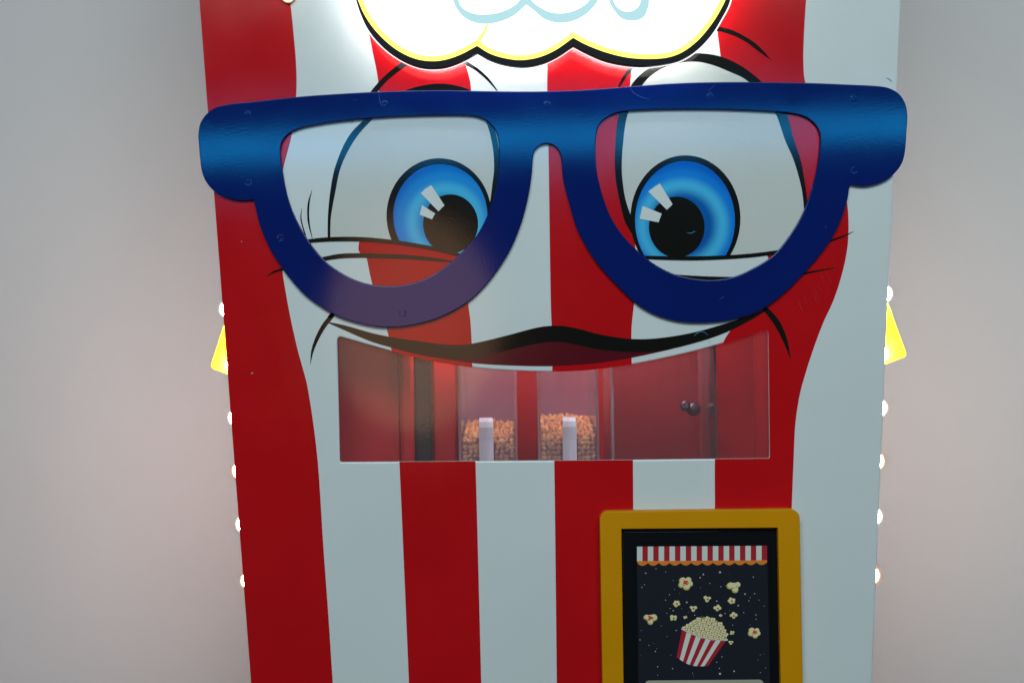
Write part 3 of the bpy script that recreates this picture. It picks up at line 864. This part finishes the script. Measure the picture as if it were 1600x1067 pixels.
sf = plate('screen_frame', fr_o, [fr_i], YF, -0.0005, M_yellow, P, ch=0.0012)
tag(sf, 'yellow frame around the dark touch screen')
bz_o = [(970.2, 825.6), (1216.3, 823.8), (1224.8, BOT - 27.2), (977.2, BOT - 25.2)]
sc = [(995, 853.4), (1198.7, 852), (1207.5, BOT - 55), (1000.5, BOT - 53)]
bez = plate('bezel', bz_o, [sc], -0.006, -0.0006, M_bezel, sf, ch=0.0008, Ymap=-0.006)
bez2 = plate('bezel_lip', [(972.5, 830.6), (1214.6, 828.8), (1222.8, BOT - 32), (979.5, BOT - 30)], [[(990, 848), (1203.6, 846.6), (1212, BOT - 50), (996, BOT - 48)]], -0.0072, -0.0062, M_bezel, sf, ch=0.0006, Ymap=-0.006)
YD = -0.0052
S = 0.62
L_bg = lcd('lcd_night', lin(15, 21, 33), 0.5); L_w = lcd('lcd_white', lin(172, 192, 188), S); L_r = lcd('lcd_red', lin(140, 22, 38), S)
L_o = lcd('lcd_orange', lin(186, 112, 32), S); L_c = lcd('lcd_cream', lin(188, 190, 150), S); L_c2 = lcd('lcd_cream_shade', lin(146, 150, 78), S)
L_k = lcd('lcd_outline', lin(44, 44, 30), S); L_red2 = lcd('lcd_core', lin(176, 62, 36), S); L_btn = lcd('lcd_button', lin(132, 142, 126), S); L_star = lcd('lcd_star', lin(150, 160, 165), S)
decal('display', [[(994, 852.4), (1199.7, 851), (1208.5, BOT - 54), (999.5, BOT - 52)]], YD, L_bg, sf)
def D2(name, polys, m, lev, minus=()): return decal(name, polys, YD - 0.00012 - lev * 0.00006, m, sf, minus=minus, th=0.00004, Ymap=YD)
aw = lambda f, y: (995.3 + (1198.5 - 995.3) * f, y - 1.4 * f)
for k in range(24):
    D2('awning_stripe', [[aw(k / 24, 853.6), aw((k + 1) / 24, 853.6), aw((k + 1) / 24, 876.5), aw(k / 24, 876.5)]], L_r if k % 2 else L_w, 1)
sca = [aw(0, 876.2), aw(1, 876.2)]
for k in range(12):
    for j in range(9):
        f = 1 - (k + j / 9) / 12
        sca.append(aw(f, 879.5 + 4.0 * math.sin(math.pi * j / 9)))
D2('awning_scallop', [sca], L_o, 2)

def lobed(cx, cy, R, lobes, amp, rot, sq=1.0, n=40):
    return [(cx + R * (1 + amp * math.cos(lobes * a)) * math.cos(a + rot), cy + R * sq * (1 + amp * math.cos(lobes * a)) * math.sin(a + rot)) for a in [2 * math.pi * i / n for i in range(n)]]
def fluff(cx, cy, R, lobes, rot, grow=0.0, dy=0.0, seed=0):
    """outline circles of a popped kernel: uneven puffs round a middle"""
    rr = random.Random(seed)
    cs = [ell(cx, cy + dy, R * .55 + grow, R * .48 + grow, 20)]
    for k in range(lobes):
        a = rot + 2 * math.pi * (k + rr.uniform(-.12, .12)) / lobes
        d = R * rr.uniform(.50, .62); q = R * rr.uniform(.34, .50)
        cs.append(ell(cx + d * math.cos(a) * 1.08, cy + dy + d * math.sin(a) * .82, q + grow, q * .92 + grow, 18))
    return cs
def popcorn(cx, cy, R, lobes, rot, core=None, big=False):
    sd = int(cx * 7 + cy)
    if big:
        D2('popcorn_picture', fluff(cx, cy, R, lobes, rot, .5, 0, sd), L_k, 1.5)
        D2('popcorn_picture', fluff(cx, cy, R, lobes, rot, 0, 0, sd), L_c2, 2)
        D2('popcorn_picture', fluff(cx + R * .05, cy - R * .10, R * .9, lobes, rot, 0, 0, sd), L_c, 3)
        if core: D2('popcorn_picture', [lobed(cx + R * .03, cy - R * .12, R * .30, core, .24, rot + .5, .9)], L_red2, 4)
        D2('popcorn_picture', [stroke([(cx - R * .5, cy + R * .1), (cx - R * .15, cy + R * .22), (cx + R * .1, cy + R * .15)], [.3, .9, .3])], L_k, 4.5)
        D2('popcorn_picture', [stroke([(cx + R * .2, cy + R * .2), (cx + R * .35, cy), (cx + R * .6, cy - R * .2)], [.3, .9, .3])], L_k, 4.5)
    else:
        D2('popcorn_picture', fluff(cx, cy, R, lobes, rot, 0, 0, sd), L_c2, 2)
        D2('popcorn_picture', fluff(cx, cy - R * .06, R * .85, lobes, rot, 0, 0, sd), L_c, 3)
        D2('popcorn_picture', [lobed(cx + R * .1, cy + R * .08, R * .22, 3, .5, rot)], L_k, 4)
popcorn(1070.7, 911, 12.8, 5, -1.1, 4, True); popcorn(1147, 916, 11.6, 3, -.7, None, True); popcorn(1015.5, 966, 11.6, 3, 1.57, 3, True); popcorn(1178.7, 988, 10.3, 5, -1.0, 4, True)
for (x, y, R, l) in [(1105, 935, 6.3, 3), (1057, 942.5, 6.2, 5), (1083, 950, 6.2, 3), (1121, 949.5, 6.2, 4), (1143, 938, 6.2, 5), (1146, 961, 6.2, 4), (1052, 965, 6.2, 4), (1071, 964, 3.3, 4), (1126, 961, 3, 4), (1144, 988, 4, 4), (1142, 1003, 4.2, 3)]:
    popcorn(x, y, R, l, random.uniform(0, 6) if l != 3 else 1.57)
# bucket picture
rim_l, rim_r = (1066, 981.5), (1135.5, 998.5)
bot_l, bot_r = (1057, 1026), (1106.5, 1039.5)
def rimp(f): 
    s = 5.0 * math.sin(math.pi * f)
    return (rim_l[0] + (rim_r[0] - rim_l[0]) * f - s * .25, rim_l[1] + (rim_r[1] - rim_l[1]) * f + s)
def botp(f):
    s = 6.0 * math.sin(math.pi * f)
    return (bot_l[0] + (bot_r[0] - bot_l[0]) * f - s * .25, bot_l[1] + (bot_r[1] - bot_l[1]) * f + s)
nb = 9
for k in range(nb):
    f0, f1 = k / nb, (k + 1) / nb
    D2('bucket_stripe', [[rimp(f0), rimp((f0 + f1) / 2), rimp(f1), botp(f1), botp((f0 + f1) / 2), botp(f0)]], L_w if k % 2 else L_r, 2)
ang = math.atan2(rim_r[1] - rim_l[1], rim_r[0] - rim_l[0])
heap = [(1066, 980)] + cr([(1067, 981), (1075, 976), (1086, 970), (1098, 964), (1112, 965), (1126, 974), (1134, 986), (1136, 998)], 5) + [rimp(f) for f in (1, .8, .6, .4, .2, 0)]
D2('bucket_rim', [stroke([(rimp(f)[0], rimp(f)[1] + .5) for f in (-.02, .2, .4, .6, .8, 1.02)], [2.6, 3, 3, 2.6])], L_w, 4)
D2('popcorn_picture', [heap], L_c2, 3)
hp = []
for r_ in range(6):
    for c_ in range(8):
        f = (c_ + .5 + (r_ % 2) * .5) / 8.4
        x, y = rimp(f)
        x += r_ * 1.5; y -= 2.5 + r_ * 5.2 
        if inside((x, y), heap): hp.append((x, y))
for x, y in hp:
    lv = 5 + hp.index((x, y)) * .05
    rt = random.uniform(0, 6)
    D2('popcorn_picture', [lobed(x, y, 4.7, 4, .14, rt, .88, 20)], L_k, lv)
    D2('popcorn_picture', [lobed(x, y, 4.1, 4, .16, rt, .88, 20)], L_c, lv + .02)
    D2('popcorn_picture', [lobed(x + .4, y + .4, .9, 3, .5, rt, .85, 12)], L_k, lv + .035)
D2('menu_button', [quad_rr((1007.6, 1062.5), (1193, 1061), (1195, 1140), (1008.5, 1141.5), 7)], L_btn, 1)
stars = [(1125, 893.5, 1.7), (1099, 897, 1.3), (1094, 902, 1.2), (1009, 895, 1.1), (1164, 927.5, 1.3), (1003, 917, .9), (1007, 913, .7), (1025, 888, .7), (1040, 893, .7), (1177, 901, .9), (1109, 911, .8), (1126.5, 916, .8), (1153.5, 945.5, 1.2), (1000, 999, .9),
         (1024, 1017, 1.0), (1125, 1052, 1.8), (1147, 1048, 1.3), (1051, 1044, .9), (1027.5, 1041, .9), (1181, 960, .9), (1181.5, 967, .8), (1170, 938, .8), (1179, 927, .9), (1172, 933, .6), (1186, 937, .6), (1120, 938.5, 1.1), (1073, 940.5, 1.4), (1046, 928.5, .8),
         (1040, 937, .8), (1085.5, 960.5, .9), (1047, 950, .8), (1052, 953.5, 1), (1133, 958, .9), (1128, 1025.5, .8), (1120, 1034, .8), (1014, 1007.5, .7), (1162, 956.5, .8), (1124, 1043.5, .8), (1042, 957.5, .7), (1057, 984.5, .8), (1145, 976, .7), (1188, 1050, .7), (1082, 1051, .6)]
for _ in range(36):
    stars.append((random.uniform(1000, 1198), random.uniform(888, 1058), random.uniform(.3, .6)))
sv, sfc = [], []
for x, y, r in stars:
    b = len(sv)
    for a in range(6):
        X, Z = U(x + r * math.cos(a * 1.047), y - r * math.sin(a * 1.047), YD)
        sv.append((X, YD - 0.00012, Z))
    sfc.append(tuple(range(b, b + 6)))
tag(link('star_picture', sv, sfc, L_star, sf), kind='stuff')

# ---- marquee bulbs on the cabinet sides
def bulb_glass(name, color, strength):
    """frosted lamp glass: glows and lets the filament's light out"""
    m = bpy.data.materials.new(name); m.use_nodes = True
    N = m.node_tree.nodes; Lk = m.node_tree.links
    N.remove(N['Principled BSDF'])
    tr = N.new('ShaderNodeBsdfTransparent'); tr.inputs[0].default_value = (0.6, 0.6, 0.6, 1)
    em = N.new('ShaderNodeEmission'); em.inputs[0].default_value = color; em.inputs[1].default_value = strength
    ad = N.new('ShaderNodeAddShader'); Lk.new(tr.outputs[0], ad.inputs[0]); Lk.new(em.outputs[0], ad.inputs[1])
    Lk.new(ad.outputs[0], N['Material Output'].inputs[0])
    return m
M_bw = bulb_glass('bulb_white', (1.0, 0.96, 0.92, 1), 0.55)
M_bo = bulb_glass('bulb_warm', (1.0, 0.36, 0.10, 1), 0.7)
M_cw = emit('bulb_core_white', (1.0, 0.88, 0.84, 1), 590)
M_co = emit('bulb_core_warm', (1.0, 0.58, 0.45, 1), 590)
M_cd = emit('bulb_core_dim', (1.0, 0.70, 0.45, 1), 6)
M_cap = gloss('bulb_collar', (0.5, 0.4, 0.2, 1), 0.3, 0.05, 0.05, metal=1.0)
def bulb(px, py, r, mat, Y, s, core):
    X, Z = U(px, py, Y)
    R = r * K
    ax = (s, 0, 0) if s else (0, -1, 0)
    dome = lambda q: [(q * math.cos(a), q * math.sin(a)) for a in [math.pi / 2 * k / 8 for k in range(8)]] + [(0.0003, q)]
    o = lathe('light_bulb', dome(R), mat, P, (X, Y, Z), ax, 24)
    lathe('bulb_core', dome(R * 0.83), core, o, (X, Y, Z), ax, 20)
    lathe('bulb_collar', [(R * 1.06, -0.012), (R * 1.06, -0.0004), (R * 1.0, -0.0002)], M_cap, o, (X, Y, Z), ax, 20)
    return o
YBL = 0.045
LB = [(341, 483, 0), (349, 571, 1), (354.8, 652, 0), (360.6, 735, 1), (367, 818, 0), (374, 906, 1)]
RB = [(1395.8, 459, 0), (1391.3, 553, 1), (1388, 637, 0), (1383.6, 720, 1), (1380, 806, 0), (1376.5, 898, 1)]
for x, y, c in LB: bulb(x + 16.5, y, 16, M_bo if c else M_bw, YBL, -1, M_co if c else M_cw)
for x, y, c in RB: bulb(x - 17, y, 16.5, M_bo if c else M_bw, YBL, 1, M_co if c else M_cw)
bulb(1367.6 - 6, 950, 5, M_bw, YBL, 1, M_cd)
bulb(450, -6, 11, M_bo, -0.004, 0, M_cd)

# ---- lit yellow arrow fins on both sides
M_fin = emit('fin_yellow_lit', (1.0, 0.86, 0.002, 1), 1.25, (0.8, 0.6, 0.01, 1))
YFI = 0.052
def fin(apex, corner, base, inx):
    c = Vector(corner); a = Vector(apex); b = Vector(base)
    d1 = (a - c).normalized(); d2 = (b - c).normalized()
    p1, p2 = c + d1 * 6, c + d2 * 6
    rc = [tuple(p1)] + [tuple(p1 * (1 - t) ** 2 + c * 2 * t * (1 - t) + p2 * t * t) for t in (.25, .5, .75)] + [tuple(p2)]
    poly = [apex] + rc + [base, (base[0] + inx, base[1] + 4), (apex[0] + inx, apex[1] - 10)]
    o = plate('arrow_light', poly, [], YFI, YFI + 0.02, M_fin, P, ch=0.001)
    return o
tag(fin((351, 505), (328, 574), (356, 585), 20), 'lit yellow fin on the red edge')
tag(fin((1387, 473), (1417.5, 556), (1381, 570), -20), 'lit yellow fin on the white edge')
